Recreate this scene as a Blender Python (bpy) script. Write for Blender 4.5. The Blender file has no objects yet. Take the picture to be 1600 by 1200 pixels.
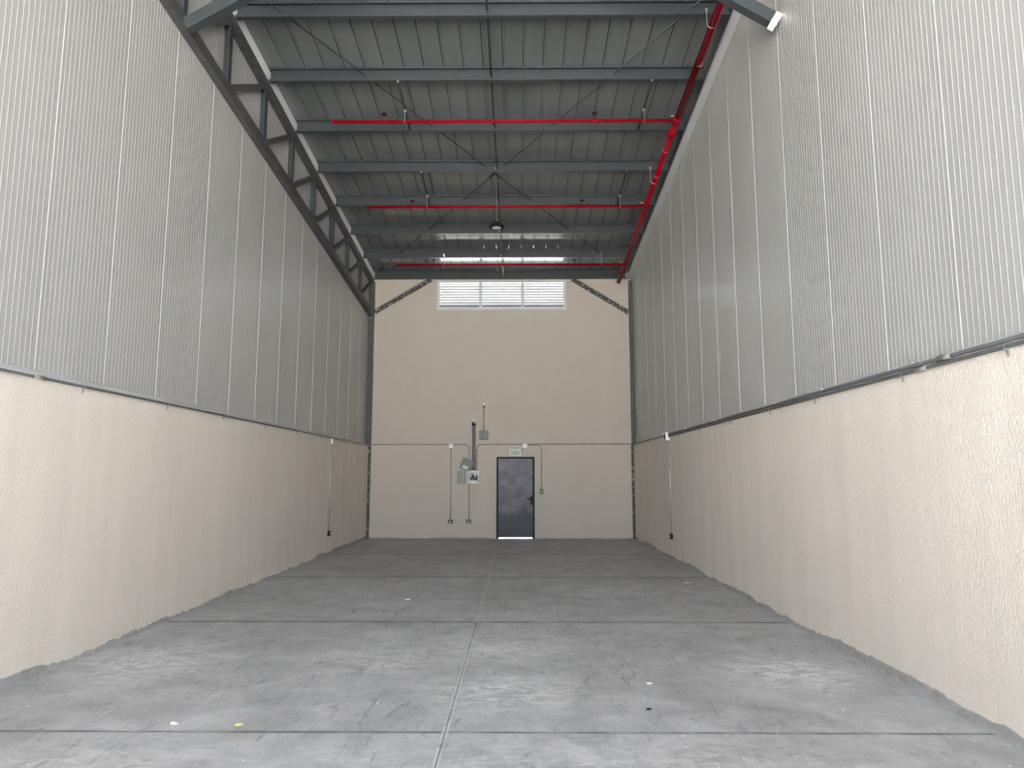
import bpy, bmesh, math, random
from mathutils import Vector, Matrix
random.seed(7)
scene = bpy.context.scene
C = scene.collection

# ------------------------------------------------------------------ camera
FPX, PITCH, YAW, CAMZ = 1100.0, 0.1303, 0.0086, 1.643
cd = bpy.data.cameras.new('camera')
cd.sensor_fit = 'HORIZONTAL'; cd.sensor_width = 36.0
cd.lens = 36.0 * FPX / 1600.0
cd.clip_start = 0.05; cd.clip_end = 500
cam = bpy.data.objects.new('camera', cd); C.objects.link(cam)
fw = Vector((-math.sin(YAW) * math.cos(PITCH), math.cos(YAW) * math.cos(PITCH), math.sin(PITCH)))
rt = Vector((math.cos(YAW), math.sin(YAW), 0)); up = rt.cross(fw)
cam.matrix_world = Matrix(((rt.x, up.x, -fw.x, 0), (rt.y, up.y, -fw.y, 0), (rt.z, up.z, -fw.z, CAMZ), (0, 0, 0, 1)))
scene.camera = cam

# ------------------------------------------------------------------ world, sun, exposure
w = bpy.data.worlds.new('world'); scene.world = w; w.use_nodes = True
wn = w.node_tree.nodes; wl = w.node_tree.links; wn.clear()
sky = wn.new('ShaderNodeTexSky'); sky.sky_type = 'NISHITA'; sky.sun_disc = False
sky.sun_elevation = math.radians(52); sky.sun_rotation = math.radians(75)
sky.dust_density = 3.0; sky.air_density = 1.0
hsv = wn.new('ShaderNodeHueSaturation'); hsv.inputs['Saturation'].default_value = 0.42
bg = wn.new('ShaderNodeBackground'); bg.inputs['Strength'].default_value = 0.21
wo = wn.new('ShaderNodeOutputWorld')
wl.new(sky.outputs[0], hsv.inputs['Color']); wl.new(hsv.outputs[0], bg.inputs['Color']); wl.new(bg.outputs[0], wo.inputs[0])
sd = bpy.data.lights.new('sun', 'SUN'); sd.energy = 14.0; sd.angle = 0.01; sd.color = (1.0, 0.975, 0.945)
so = bpy.data.objects.new('sun', sd); C.objects.link(so)
so.rotation_euler = Vector((0.74, 0.12, 1.0)).to_track_quat('Z', 'Y').to_euler()
so.location = (30, 10, 40)
scene.view_settings.view_transform = 'Standard'; scene.view_settings.look = 'None'
scene.view_settings.gamma = 1.0; scene.view_settings.use_curve_mapping = False
scene.view_settings.exposure = 3.52

# ------------------------------------------------------------------ dimensions
D = 18.96                       # inner face of the back wall
XL, XR = -4.013, 3.09           # inner faces of the low masonry walls
PXL, PXR = -4.09, 3.14          # inner faces of the cladding above them
ZB = 2.48                       # top of the masonry
Y0 = -3.6                       # the open front of the bay
SL = 0.1025                     # roof slope
def zp(y): return 7.05 + SL * (D - y)       # underside of the purlins
def zr(y): return 7.285 + SL * (D - y)       # underside of the roof sheets

# ------------------------------------------------------------------ materials
MATS = {}
class N:
    def __init__(s, name):
        m = bpy.data.materials.new(name); m.use_nodes = True; s.m = m
        s.t = m.node_tree; s.b = s.t.nodes['Principled BSDF']; MATS[name] = m
        s.pos = None
    def node(s, ty, **kw):
        n = s.t.nodes.new(ty)
        for k, v in kw.items(): setattr(n, k, v)
        return n
    def link(s, a, b): s.t.links.new(a, b)
    def coord(s, scale=(1, 1, 1), rot=(0, 0, 0), loc=(0, 0, 0)):
        if s.pos is None: s.pos = s.node('ShaderNodeNewGeometry')
        mp = s.node('ShaderNodeMapping'); mp.inputs['Scale'].default_value = scale
        mp.inputs['Rotation'].default_value = rot; mp.inputs['Location'].default_value = loc
        s.link(s.pos.outputs['Position'], mp.inputs['Vector']); return mp.outputs[0]
    def noise(s, scale, detail=4, rough=.55, vec=None, dist=0):
        n = s.node('ShaderNodeTexNoise'); n.inputs['Scale'].default_value = scale
        n.inputs['Detail'].default_value = detail; n.inputs['Roughness'].default_value = rough
        n.inputs['Distortion'].default_value = dist
        s.link(vec if vec is not None else s.coord(), n.inputs['Vector']); return n.outputs['Fac']
    def ramp(s, fac, a, b, ca=(0, 0, 0, 1), cb=(1, 1, 1, 1)):
        r = s.node('ShaderNodeValToRGB'); e = r.color_ramp.elements
        e[0].position = a; e[1].position = b; e[0].color = ca; e[1].color = cb
        s.link(fac, r.inputs[0]); return r.outputs[0]
    def mix(s, fac, a, b, mode='MIX'):
        n = s.node('ShaderNodeMix', data_type='RGBA', blend_type=mode)
        for sock, v in ((n.inputs[0], fac), (n.inputs[6], a), (n.inputs[7], b)):
            if hasattr(v, 'is_linked'): s.link(v, sock)
            elif isinstance(v, (int, float)): sock.default_value = v
            else: sock.default_value = (*v[:3], 1)
        return n.outputs[2]
    def math(s, op, a, b=0.0, clamp=False):
        n = s.node('ShaderNodeMath', operation=op); n.use_clamp = clamp
        for sock, v in ((n.inputs[0], a), (n.inputs[1], b)):
            if hasattr(v, 'is_linked'): s.link(v, sock)
            else: sock.default_value = v
        return n.outputs[0]
    def bump(s, h, strength=.3, dist=.01):
        n = s.node('ShaderNodeBump'); n.inputs['Strength'].default_value = strength
        n.inputs['Distance'].default_value = dist
        s.link(h, n.inputs['Height']); s.link(n.outputs[0], s.b.inputs['Normal'])
    def col(s, c):
        if hasattr(c, 'is_linked'): s.link(c, s.b.inputs['Base Color'])
        else: s.b.inputs['Base Color'].default_value = (*c[:3], 1)
    def rough(s, r):
        if hasattr(r, 'is_linked'): s.link(r, s.b.inputs['Roughness'])
        else: s.b.inputs['Roughness'].default_value = r
    def metal(s, v): s.b.inputs['Metallic'].default_value = v

def simple(name, c, rough=.5, metal=0.0, var=.12, scale=6.0):
    n = N(name); f = n.noise(scale, 5, .6)
    lo = tuple(x * (1 - var) for x in c); hi = tuple(min(1, x * (1 + var)) for x in c)
    n.col(n.ramp(f, .3, .7, (*lo, 1), (*hi, 1))); n.rough(rough); n.metal(metal); return n

def make_stucco(name, c, bumpy, streak):
    n = N(name)
    v = n.coord((1, 1, .5)); f = n.noise(82, 3, .6, v)
    st = n.noise(3.2, 5, .65, n.coord((1, 1, .10)))
    big = n.noise(.5, 3, .5)
    base = n.mix(n.ramp(st, .38, .68), c, tuple(x * streak for x in c))
    base = n.mix(n.ramp(big, .3, .7), base, n.mix(1.0, base, (.95, .955, .96), 'MULTIPLY'))
    base = n.mix(n.ramp(f, .35, .7), n.mix(1.0, base, (.94, .937, .934), 'MULTIPLY'), base)
    n.col(base); n.rough(.85)
    n.bump(f, bumpy, .012); return n
make_stucco('stucco', (.82, .745, .655), .9, .93)
n = N('plaster'); f = n.noise(2.0, 4); g = n.noise(90, 3)
n.col(n.ramp(f, .3, .7, (.515, .46, .392, 1), (.54, .485, .417, 1))); n.rough(.8); n.bump(g, .12, .004)

n = N('cladding'); f = n.noise(1.1, 4, .5, n.coord((1, 1, .5)))
n.col(n.ramp(f, .3, .7, (.385, .382, .363, 1), (.407, .404, .385, 1))); n.rough(.27)
n = N('roof_sheet'); f = n.noise(1.4, 5, .55, n.coord((2.5, .5, 1)))
n.col(n.ramp(f, .3, .7, (.120, .128, .128, 1), (.142, .150, .149, 1))); n.rough(.15); n.b.inputs['Specular IOR Level'].default_value = 1.0
simple('flashing_white', (.88, .89, .90), .45, 0, .03)
simple('flashing_grey', (.50, .505, .49), .45, 0, .05)
n = N('steel_paint'); f = n.noise(5, 6, .65); g = n.noise(38, 4, .6)
c = n.ramp(f, .3, .72, (.031, .038, .041, 1), (.043, .050, .053, 1))
n.col(n.mix(n.ramp(g, .70, .78), c, (.30, .28, .24))); n.rough(.48); n.metal(0)
n = N('steel_worn'); f = n.noise(7, 6, .65); g = n.noise(16, 5, .7)
c = n.ramp(f, .3, .72, (.045, .049, .049, 1), (.090, .088, .080, 1))
n.col(n.mix(n.ramp(g, .60, .72), c, (.27, .245, .205))); n.rough(.55)
n = N('steel_embedded'); f = n.noise(9, 6, .7); g = n.noise(13, 6, .75)
c = n.ramp(f, .3, .72, (.03, .034, .034, 1), (.075, .075, .07, 1))
n.col(n.mix(n.ramp(g, .54, .60), c, (.46, .41, .35))); n.rough(.7); n.bump(g, .5, .02)
simple('tie_steel', (.026, .028, .030), .7, 0, .2).b.inputs['Specular IOR Level'].default_value = .2
n = N('sprinkler_red'); f = n.noise(4, 3)
n.col(n.ramp(f, .3, .7, (.215, .003, .009, 1), (.26, .004, .012, 1))); n.rough(.42); n.b.inputs['Specular IOR Level'].default_value = .06
simple('zinc', (.40, .40, .385), .4, .6, .1)
simple('bronze', (.10, .06, .05), .4, .5, .2)
simple('conduit_grey', (.13, .14, .145), .45, .2, .15)
simple('conduit_zinc', (.46, .45, .42), .35, .5, .12)
simple('conduit_brown', (.30, .26, .22), .5, .1, .15)
simple('box_green', (.17, .195, .17), .5, 0, .08)
simple('box_grey', (.29, .29, .265), .5, 0, .06)
simple('plastic_white', (.85, .85, .84), .4, 0, .02)
simple('black_plastic', (.010, .0095, .009), .6, 0, .2).b.inputs['Specular IOR Level'].default_value = .2
simple('lens', (.55, .55, .54), .35, 0, .04)
simple('sign_plate', (.62, .65, .58), .4, 0, .03)
simple('sign_green', (.02, .14, .085), .5, 0, .05)
simple('window_white', (.60, .62, .63), .45, 0, .03)
simple('slat_grey', (.31, .32, .325), .5, 0, .03)
simple('flake', (.72, .71, .68), .8, 0, .1)
simple('yellow_scrap', (.62, .55, .22), .8, 0, .1)
simple('joint_dark', (.15, .147, .143), .95, 0, .2)
n = N('wire'); n.col((.02, .02, .022)); n.rough(.5)

n = N('door_steel'); f = n.noise(2.6, 6, .68, dist=.8); g = n.noise(11, 5, .7, n.coord((1, 1, .6)))
c = n.ramp(f, .30, .72, (.028, .026, .036, 1), (.098, .090, .104, 1))
c = n.mix(n.ramp(g, .60, .74), c, (.03, .028, .036))
z = n.node('ShaderNodeSeparateXYZ'); n.link(n.coord(), z.inputs[0])
zz = n.math('ADD', z.outputs[2], n.math('MULTIPLY', f, .35))
c = n.mix(n.ramp(n.math('MULTIPLY', zz, .5), .40, .50), n.mix(.85, c, (.024, .022, .034)), c)  # darker navy towards the bottom
n.col(c); n.rough(.42); n.metal(.35)

n = N('concrete')
a = n.noise(.55, 6, .62, dist=.4); b = n.noise(2.6, 7, .66, dist=.6); cc = n.noise(26, 5, .7)
base = n.ramp(a, .28, .74, (.32, .315, .305, 1), (.44, .438, .432, 1))
base = n.mix(.75, base, n.mix(1.0, base, n.ramp(b, .28, .72, (.60, .60, .61, 1), (1.34, 1.34, 1.34, 1)), 'MULTIPLY'))
base = n.mix(.5, base, n.mix(1.0, base, n.ramp(cc, .3, .7, (.80, .80, .80, 1), (1.16, 1.16, 1.16, 1)), 'MULTIPLY'))
# trowel arcs and scuffs
for i, (rot, sx, sy, lo, hi, k) in enumerate([(.5, 9, 1.0, .585, .70, .55), (-.7, 11, 1.2, .60, .71, .5), (1.3, 8, .9, .60, .72, .5), (.1, 1.0, 12, .60, .71, .45)]):
    s = n.noise(1.5, 6, .68, n.coord((sx * .5, sy, 1), (0, 0, rot), (i * 7.3, i * 3.1, 0)), dist=2.4)
    m = n.noise(.7, 3, .5, n.coord((1, 1, 1), (0, 0, 0), (i * 11.0, 5 - i * 4, 0)))
    mk = n.math('MULTIPLY', n.ramp(s, lo - .02, hi - .01), n.math('MULTIPLY', n.ramp(m, .41, .58), k * 1.25))
    base = n.mix(mk, base, (.125, .122, .125))
def patch(n, x, y, rx, ry):
    v = n.node('ShaderNodeVectorMath', operation='LENGTH')
    n.link(n.coord((1 / rx, 1 / ry, 0), (0, 0, 0), (-x / rx, -y / ry, 0)), v.inputs[0])
    return n.math('SUBTRACT', 1.0, v.outputs['Value'], True)
dust = n.noise(5.5, 7, .72, n.coord((1, 2.2, 1)), dist=1.0)
fine = n.noise(30, 5, .75, n.coord((1, 1.6, 1)))
dm = None
for (x, y, rx, ry, k) in [(-3.35, 6.55, .75, .9, 1.0), (2.30, 6.25, .75, .75, 1.3), (-.15, 7.1, .9, .9, .8), (-.1, 5.7, .9, .6, .9), (-1.2, 6.6, 1.0, .8, .6), (.4, 4.2, 2.6, .8, .5), (-2.5, 4.3, 1.4, .5, .4)]:
    p = n.math('MULTIPLY', patch(n, x, y, rx, ry), k)
    dm = p if dm is None else n.math('MAXIMUM', dm, p)
dmask = n.math('MULTIPLY', n.math('MULTIPLY', dm, n.ramp(dust, .44, .62)), n.ramp(fine, .28, .60))
base = n.mix(n.math('MULTIPLY', dmask, 2.0, True), base, (.64, .63, .61))
# dirt caught along the joints
sep = n.node('ShaderNodeSeparateXYZ'); n.link(n.coord(), sep.inputs[0])
jn = n.noise(3.0, 5, .7, n.coord((1, 4, 1))); jm = None
for yj in (1.30, 4.80, 8.28, 11.86, 15.30):
    dd = n.math('ABSOLUTE', n.math('SUBTRACT', sep.outputs[1], yj + .006))
    q = n.math('SUBTRACT', 1.0, n.math('DIVIDE', dd, .030 if yj < 6 else .055), True)
    jm = q if jm is None else n.math('MAXIMUM', jm, q)
base = n.mix(n.math('MULTIPLY', jm, n.math('MULTIPLY', n.ramp(jn, .25, .62), 1.3), True), base, (.115, .112, .115))
dd = n.math('ABSOLUTE', n.math('SUBTRACT', sep.outputs[0], -.475)); jn2 = n.noise(.9, 5, .7, n.coord((3, 1, 1)))
base = n.mix(n.math('MULTIPLY', n.math('SUBTRACT', 1.0, n.math('DIVIDE', dd, .05), True), n.math('MULTIPLY', n.ramp(jn2, .40, .62), .9)), base, (.17, .168, .168))
base = n.mix(n.math('MULTIPLY', n.math('SUBTRACT', 1.0, n.math('DIVIDE', dd, .03), True), n.ramp(jn2, .44, .36)), base, (.60, .59, .57))
ns = n.node('ShaderNodeTexVoronoi'); ns.inputs['Scale'].default_value = 7.0; n.link(n.coord((1, 1, 0)), ns.inputs['Vector'])
rare = n.ramp(n.noise(2.2, 4, .6, n.coord((1, 1, 1), (0, 0, 0), (3, 9, 0))), .50, .60)
base = n.mix(n.math('MULTIPLY', n.ramp(ns.outputs['Distance'], .035, .055, (1, 1, 1, 1), (0, 0, 0, 1)), rare), base, (.60, .59, .57))
n.col(base); n.rough(n.ramp(b, .3, .7, (.55, .55, .55, 1), (.78, .78, .78, 1))); n.bump(cc, .25, .004)
n = N('mortar'); f = n.noise(9, 6, .7); g = n.noise(45, 4, .7)
n.col(n.ramp(f, .3, .7, (.27, .265, .25, 1), (.40, .395, .38, 1))); n.rough(.95); n.bump(g, .6, .01)
simple('yard', (.46, .455, .44), .9, 0, .1, 1.0)

# ------------------------------------------------------------------ mesh helpers
class MB:
    def __init__(s): s.v = []; s.f = []
    def add(s, vs, fs):
        o = len(s.v); s.v += [tuple(p) for p in vs]; s.f += [tuple(i + o for i in f) for f in fs]; return s
    def box(s, x0, x1, y0, y1, z0, z1):
        return s.add([(x0, y0, z0), (x1, y0, z0), (x1, y1, z0), (x0, y1, z0), (x0, y0, z1), (x1, y0, z1), (x1, y1, z1), (x0, y1, z1)],
                     [(0, 3, 2, 1), (4, 5, 6, 7), (0, 1, 5, 4), (1, 2, 6, 5), (2, 3, 7, 6), (3, 0, 4, 7)])
    def cbox(s, c, sx, sy, sz): return s.box(c[0] - sx / 2, c[0] + sx / 2, c[1] - sy / 2, c[1] + sy / 2, c[2] - sz / 2, c[2] + sz / 2)
    def ebox(s, x0, x1, y0, y1, z0, z1, e):
        """box with chamfered edges"""
        bm = bmesh.new(); bmesh.ops.create_cube(bm, size=1)
        for v in bm.verts: v.co = Vector(((x0 + x1) / 2 + v.co.x * (x1 - x0), (y0 + y1) / 2 + v.co.y * (y1 - y0), (z0 + z1) / 2 + v.co.z * (z1 - z0)))
        bmesh.ops.bevel(bm, geom=bm.edges[:], offset=e, segments=2, affect='EDGES', profile=.6)
        bm.verts.index_update()
        s.add([v.co[:] for v in bm.verts], [[v.index for v in f.verts] for f in bm.faces]); bm.free(); return s
    def bar(s, a, b, wd, ht, upv=(0, 0, 1)):
        """square bar from a to b; wd across, ht along the up side"""
        a = Vector(a); b = Vector(b); d = (b - a).normalized(); r = d.cross(Vector(upv)).normalized(); u = r.cross(d)
        P = []
        for p in (a, b):
            for i, j in ((-1, -1), (1, -1), (1, 1), (-1, 1)): P.append(p + r * wd / 2 * i + u * ht / 2 * j)
        return s.add(P, [(0, 1, 2, 3), (4, 7, 6, 5), (0, 4, 5, 1), (1, 5, 6, 2), (2, 6, 7, 3), (3, 7, 4, 0)])
    def tube(s, pts, r, n=12):
        pts = [Vector(p) for p in pts]; rings = []
        prev = None
        for i, p in enumerate(pts):
            d = (pts[min(i + 1, len(pts) - 1)] - pts[max(i - 1, 0)]).normalized()
            if prev is None:
                prev = d.orthogonal().normalized()
            x = (prev - d * prev.dot(d)).normalized(); y = d.cross(x); prev = x
            rr = r[i] if isinstance(r, (list, tuple)) else r
            rings.append([p + (x * math.cos(2 * math.pi * k / n) + y * math.sin(2 * math.pi * k / n)) * rr for k in range(n)])
        V = [q for ring in rings for q in ring]; F = []
        for i in range(len(rings) - 1):
            for k in range(n): F.append((i * n + k, i * n + (k + 1) % n, (i + 1) * n + (k + 1) % n, (i + 1) * n + k))
        F.append(tuple(reversed(range(n)))); F.append(tuple((len(rings) - 1) * n + k for k in range(n)))
        return s.add(V, F)
    def lathe(s, c, prof, n=24):
        """profile of (radius, z) about a vertical axis at c"""
        V = []; F = []
        for r, z in prof:
            for k in range(n): V.append((c[0] + r * math.cos(2 * math.pi * k / n), c[1] + r * math.sin(2 * math.pi * k / n), c[2] + z))
        for i in range(len(prof) - 1):
            for k in range(n): F.append((i * n + k, i * n + (k + 1) % n, (i + 1) * n + (k + 1) % n, (i + 1) * n + k))
        F.append(tuple(reversed(range(n)))); F.append(tuple((len(prof) - 1) * n + k for k in range(n)))
        return s.add(V, F)
    def prism(s, poly, axis, a, b):
        """poly of (p, q) extruded along axis: 'x' -> (y, z), 'y' -> (x, z)"""
        def P(t, p, q): return (t, p, q) if axis == 'x' else (p, t, q)
        k = len(poly); V = [P(a, *q) for q in poly] + [P(b, *q) for q in poly]
        F = [tuple(range(k)), tuple(reversed(range(k, 2 * k)))] + [(i, i + k, (i + 1) % k + k, (i + 1) % k) for i in range(k)]
        return s.add(V, F)
    def build(s, name, m, parent=None, smooth=False, origin=None):
        me = bpy.data.meshes.new(name)
        o = Vector(origin) if origin is not None else Vector((0, 0, 0))
        me.from_pydata([tuple(Vector(p) - o) for p in s.v], [], s.f)
        bm = bmesh.new(); bm.from_mesh(me); bmesh.ops.recalc_face_normals(bm, faces=bm.faces[:]); bm.to_mesh(me); bm.free()
        me.materials.append(MATS[m])
        if smooth:
            for p in me.polygons: p.use_smooth = len(p.vertices) == 4
        ob = bpy.data.objects.new(name, me); C.objects.link(ob)
        ob.location = o
        if parent is not None:
            ob.parent = parent; ob.location = o - world_loc(parent)
        return ob
LOC = {}
def world_loc(o):
    l = Vector((0, 0, 0))
    while o is not None: l = l + o.location; o = o.parent
    return l
def thing(name, label, cat, loc, group=None):
    o = bpy.data.objects.new(name, None); C.objects.link(o); o.location = loc; o.empty_display_size = .2
    return tag(o, label, cat, group)
def tag(o, label, cat, group=None):
    o['label'] = label; o['category'] = cat
    if group: o['group'] = group
    return o
def struct(o, label=None):
    o['kind'] = 'structure'
    if label: o['label'] = label
    return o

# ------------------------------------------------------------------ the setting
struct(MB().box(-60, 60, -70, 90, -.5, -.165).build('ground', 'yard'), 'pale sunlit yard outside the unit')
floor = struct(MB().box(-4.25, 3.30, Y0, D + .2, -.16, -.002).build('floor', 'joint_dark'), 'grey scuffed concrete slab floor with cut joints')
XJ, g = -.475, .004
ys = [Y0, -2.20, 1.30, 4.80, 8.28, 11.86, 15.30, D + .12]
for a, b in zip(ys, ys[1:]):
    for x0, x1 in ((-4.20, XJ), (XJ, 3.26)):
        MB().ebox(x0 + g, x1 - g, a + g, b - g, -.0022, 0, .0005).build('slab', 'concrete', floor)

def masonry(name, face, out, label):
    wl_ = struct(MB().box(min(face, out), max(face, out), Y0, D + .2, 0, ZB).build(name, 'stucco'), label); return wl_
wall_left = masonry('wall_left', XL, XL - .19, 'cream stucco wall with grey ribbed cladding above, left of the bay')
wall_right = masonry('wall_right', XR, XR + .19, 'cream stucco wall with grey ribbed cladding above, right of the bay')

def clad(parent, face, sgn, y0):
    """ribbed sandwich panels one metre wide; sgn = +1 when the room lies towards +x"""
    k0 = math.floor(Y0 - y0); y = y0 + k0
    while y < D:
        a, b = max(y, Y0), min(y + 1, D + .16)
        pr = [(a, 0)]
        if y >= Y0: pr = [(a, -.008), (a + .004, .0042), (a + .010, .0042), (a + .014, 0)]      # raised lip at the seam
        for i in range(1, 16):
            c = y + i / 16
            if c - .012 < a or c + .012 > b: continue
            pr += [(c - .008, 0), (c - .004, .0021), (c + .004, .0021), (c + .008, 0)]
        pr += [(b - .003, 0), (b, -.010)]
        V = []; F = []
        for p, h in pr:
            V += [(face + sgn * h, p, ZB), (face + sgn * h, p, zr(p) + .004)]
        n_ = len(pr)
        for i in range(n_ - 1): F.append((2 * i, 2 * i + 1, 2 * i + 3, 2 * i + 2))
        o = len(V)
        V += [(face - sgn * .08, a, ZB), (face - sgn * .08, a, zr(a) + .004), (face - sgn * .08, b, ZB), (face - sgn * .08, b, zr(b) + .004)]
        F += [(o, o + 2, o + 3, o + 1), (0, o, o + 1, 1), (2 * n_ - 2, 2 * n_ - 1, o + 3, o + 2)]
        F.append(tuple([2 * i for i in range(n_)] + [o + 2, o])); F.append(tuple([2 * i + 1 for i in range(n_)] + [o + 3, o + 1]))
        MB().add(V, F).build('wall_panel', 'cladding', parent)
        y += 1
clad(wall_left, PXL, 1, 5.8467)
clad(wall_right, PXR, -1, 4.9153)

# back wall with its door opening and louvre opening
DX0, DX1, DZ = -.575, .437, 2.156
LX0, LX1, LZ0, LZ1 = -2.215, 1.312, 6.205, 7.01
wb = MB(); T = D + .16
wb.box(-4.25, DX0, D, T, 0, DZ).box(DX1, 3.33, D, T, 0, DZ).box(-4.25, 3.33, D, T, DZ, LZ0)
wb.box(-4.25, LX0, D, T, LZ0, LZ1).box(LX1, 3.33, D, T, LZ0, LZ1).box(-4.25, 3.33, D, T, LZ1, zr(D) - .01)
wall_back = struct(wb.build('wall_back', 'plaster'), 'smooth beige plastered end wall')

# roof sheets
ceiling = struct(MB().add([(-4.4, Y0 - .3, zr(Y0 - .3) + .06), (3.5, Y0 - .3, zr(Y0 - .3) + .06), (3.5, D + .5, zr(D + .5) + .06), (-4.4, D + .5, zr(D + .5) + .06),
                           (-4.4, Y0 - .3, zr(Y0 - .3) + .10), (3.5, Y0 - .3, zr(Y0 - .3) + .10), (3.5, D + .5, zr(D + .5) + .10), (-4.4, D + .5, zr(D + .5) + .10)],
                          [(0, 3, 2, 1), (4, 5, 6, 7), (0, 1, 5, 4), (1, 2, 6, 5), (2, 3, 7, 6), (3, 0, 4, 7)]).build('ceiling', 'roof_sheet'),
                 'grey sheet roof sloping down to the end wall')
PW = .3175; x = -3.727 - 2 * PW
while x < 3.4:
    a, b = x, x + PW; ya, yb = Y0 - .3, D + .5
    pr = [(a, .055), (a + .004, .055), (a + .008, 0), (a + .036, 0), (a + .040, .0035), (a + .046, .0035), (a + .050, 0), (b - .004, 0), (b - .001, .055)]
    V = []; F = []
    for px, h in pr: V += [(px, ya, zr(ya) + h), (px, yb, zr(yb) + h)]
    for i in range(len(pr) - 1): F.append((2 * i, 2 * i + 1, 2 * i + 3, 2 * i + 2))
    o = len(V); V += [(a, ya, zr(ya) + .06), (a, yb, zr(yb) + .06), (b, ya, zr(ya) + .06), (b, yb, zr(yb) + .06)]
    F += [(o, o + 2, o + 3, o + 1)]
    MB().add(V, F).build('roof_panel', 'roof_sheet', ceiling); x += PW

# flashings and trims
def slopebox(x0, x1, ya, yb, za, zb2):
    V = []
    for y in (ya, yb):
        for xx, f_ in ((x0, za), (x1, za), (x1, zb2), (x0, zb2)): V.append((xx, y, f_(y)))
    return MB().add(V, [(0, 1, 2, 3), (4, 7, 6, 5), (0, 4, 5, 1), (1, 5, 6, 2), (2, 6, 7, 3), (3, 7, 4, 0)])
tr = slopebox(-4.02, -4.008, Y0, D - .02, lambda y: zp(y) - .01, lambda y: zr(y) - .002)
struct(tr.build('trim_1', 'flashing_white'), 'white flashing strip between truss and roof')
tr = slopebox(2.985, PXR - .008, Y0, D - .02, lambda y: zp(y) - .012, lambda y: zp(y) + .006)
t2 = slopebox(2.985, 2.991, Y0, D - .02, lambda y: zp(y) - .045, lambda y: zp(y) + .006); tr.add(t2.v, t2.f)
struct(tr.build('trim_2', 'flashing_grey'), 'light grey flashing along the top of the right cladding')
for nm, f0, s in (('trim_3', PXL, 1), ('trim_4', PXR, -1)):
    poly = [(f0 + s * .010, ZB), (f0 + s * .060, ZB), (f0 + s * .060, ZB + .012), (f0 + s * .016, ZB + .048), (f0 + s * .010, ZB + .048)]
    struct(MB().prism(poly, 'y', Y0, D - .16).build(nm, 'flashing_grey'), 'grey sill flashing under the cladding')

# ragged mortar skirting
def skirting(name, along, length0, length1, face, sgn, skip=None):
    m = MB(); t = length0; rnd = random.Random(hash(name) % 1000 if False else len(name) * 13)
    V = []; F = []; h = .05; k = 0
    while True:
        if skip and skip[0] < t < skip[1]:
            t = skip[1]; k = -1
        lo, hi = (.014, .042) if along == 'x' else (.026, .085)
        h = max(lo, min(hi, h + rnd.uniform(-.011, .011)))
        hh = h + rnd.uniform(-.004, .004) + (rnd.uniform(.0, .012) if rnd.random() < .08 else 0)
        th = .008 + rnd.uniform(0, .004); toe = .025 + rnd.uniform(0, .02)
        pts = [(0, hh), (th, hh - .006), (th + .006, .012), (toe, .0015), (0, .0)]
        b_ = len(V)
        for d_, z_ in pts:
            q = face + sgn * d_
            V.append((q, t, z_) if along == 'y' else (t, q, z_))
        if k > 0:
            for i in range(5): F.append((b_ - 5 + i, b_ - 5 + (i + 1) % 5, b_ + (i + 1) % 5, b_ + i))
        k = 1
        if t >= length1: break
        t = min(length1, t + rnd.uniform(.02, .06))
    return struct(m.add(V, F).build(name, 'mortar'), 'ragged grey mortar along the foot of the wall')
skirting('baseboard_left', 'y', Y0, D - .02, XL, 1)
skirting('baseboard_right', 'y', Y0, D - .02, XR, -1)
skirting('baseboard_back', 'x', -3.95, 3.03, D, -1, (DX0 - .01, DX1 + .01))

# ------------------------------------------------------------------ louvred window
win = struct(MB().build('window_1', 'window_white')) if False else None
wr = bpy.data.objects.new('window_1', None); C.objects.link(wr); wr.location = ((LX0 + LX1) / 2, D, LZ0)
struct(wr, 'wide white louvred vent in three bays under the roof')
fr = MB(); e = .075
fr.box(LX0 - .02, LX1 + .02, D - .02, D + .10, LZ0 - .02, LZ0 + e - .01).box(LX0 - .02, LX1 + .02, D - .02, D + .10, LZ1 - .06, LZ1 + .01)
fr.box(LX0 - .02, LX0 + e - .02, D - .02, D + .10, LZ0 + e - .01, LZ1 - .06).box(LX1 - e + .02, LX1 + .02, D - .02, D + .10, LZ0 + e - .01, LZ1 - .06)
fr.build('window_frame', 'window_white', wr)
bays = [(-2.16, -1.265), (-1.185, -.275), (-.205, 1.26)]
b1, b2 = LX0 + 1.185, LX0 + 2.345
for xm in (b1, b2): MB().box(xm - .04, xm + .04, D - .015, D + .095, LZ0 + e - .01, LZ1 - .06).build('mullion', 'window_white', wr)
zs0, zs1 = LZ0 + e - .01, LZ1 - .06
for xa, xb in ((LX0 + e - .02, b1 - .04), (b1 + .04, b2 - .04), (b2 + .04, LX1 - e + .02)):
    for i in range(9):
        zc = zs0 + (zs1 - zs0) * (i + .40) / 9
        MB().prism([(D + .012, zc + .007), (D + .016, zc + .007), (D + .017, zc + .027), (D + .084, zc - .031), (D + .086, zc - .029), (D + .012, zc + .034)], 'x', xa, xb).build('slat', 'slat_grey', wr)

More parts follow.
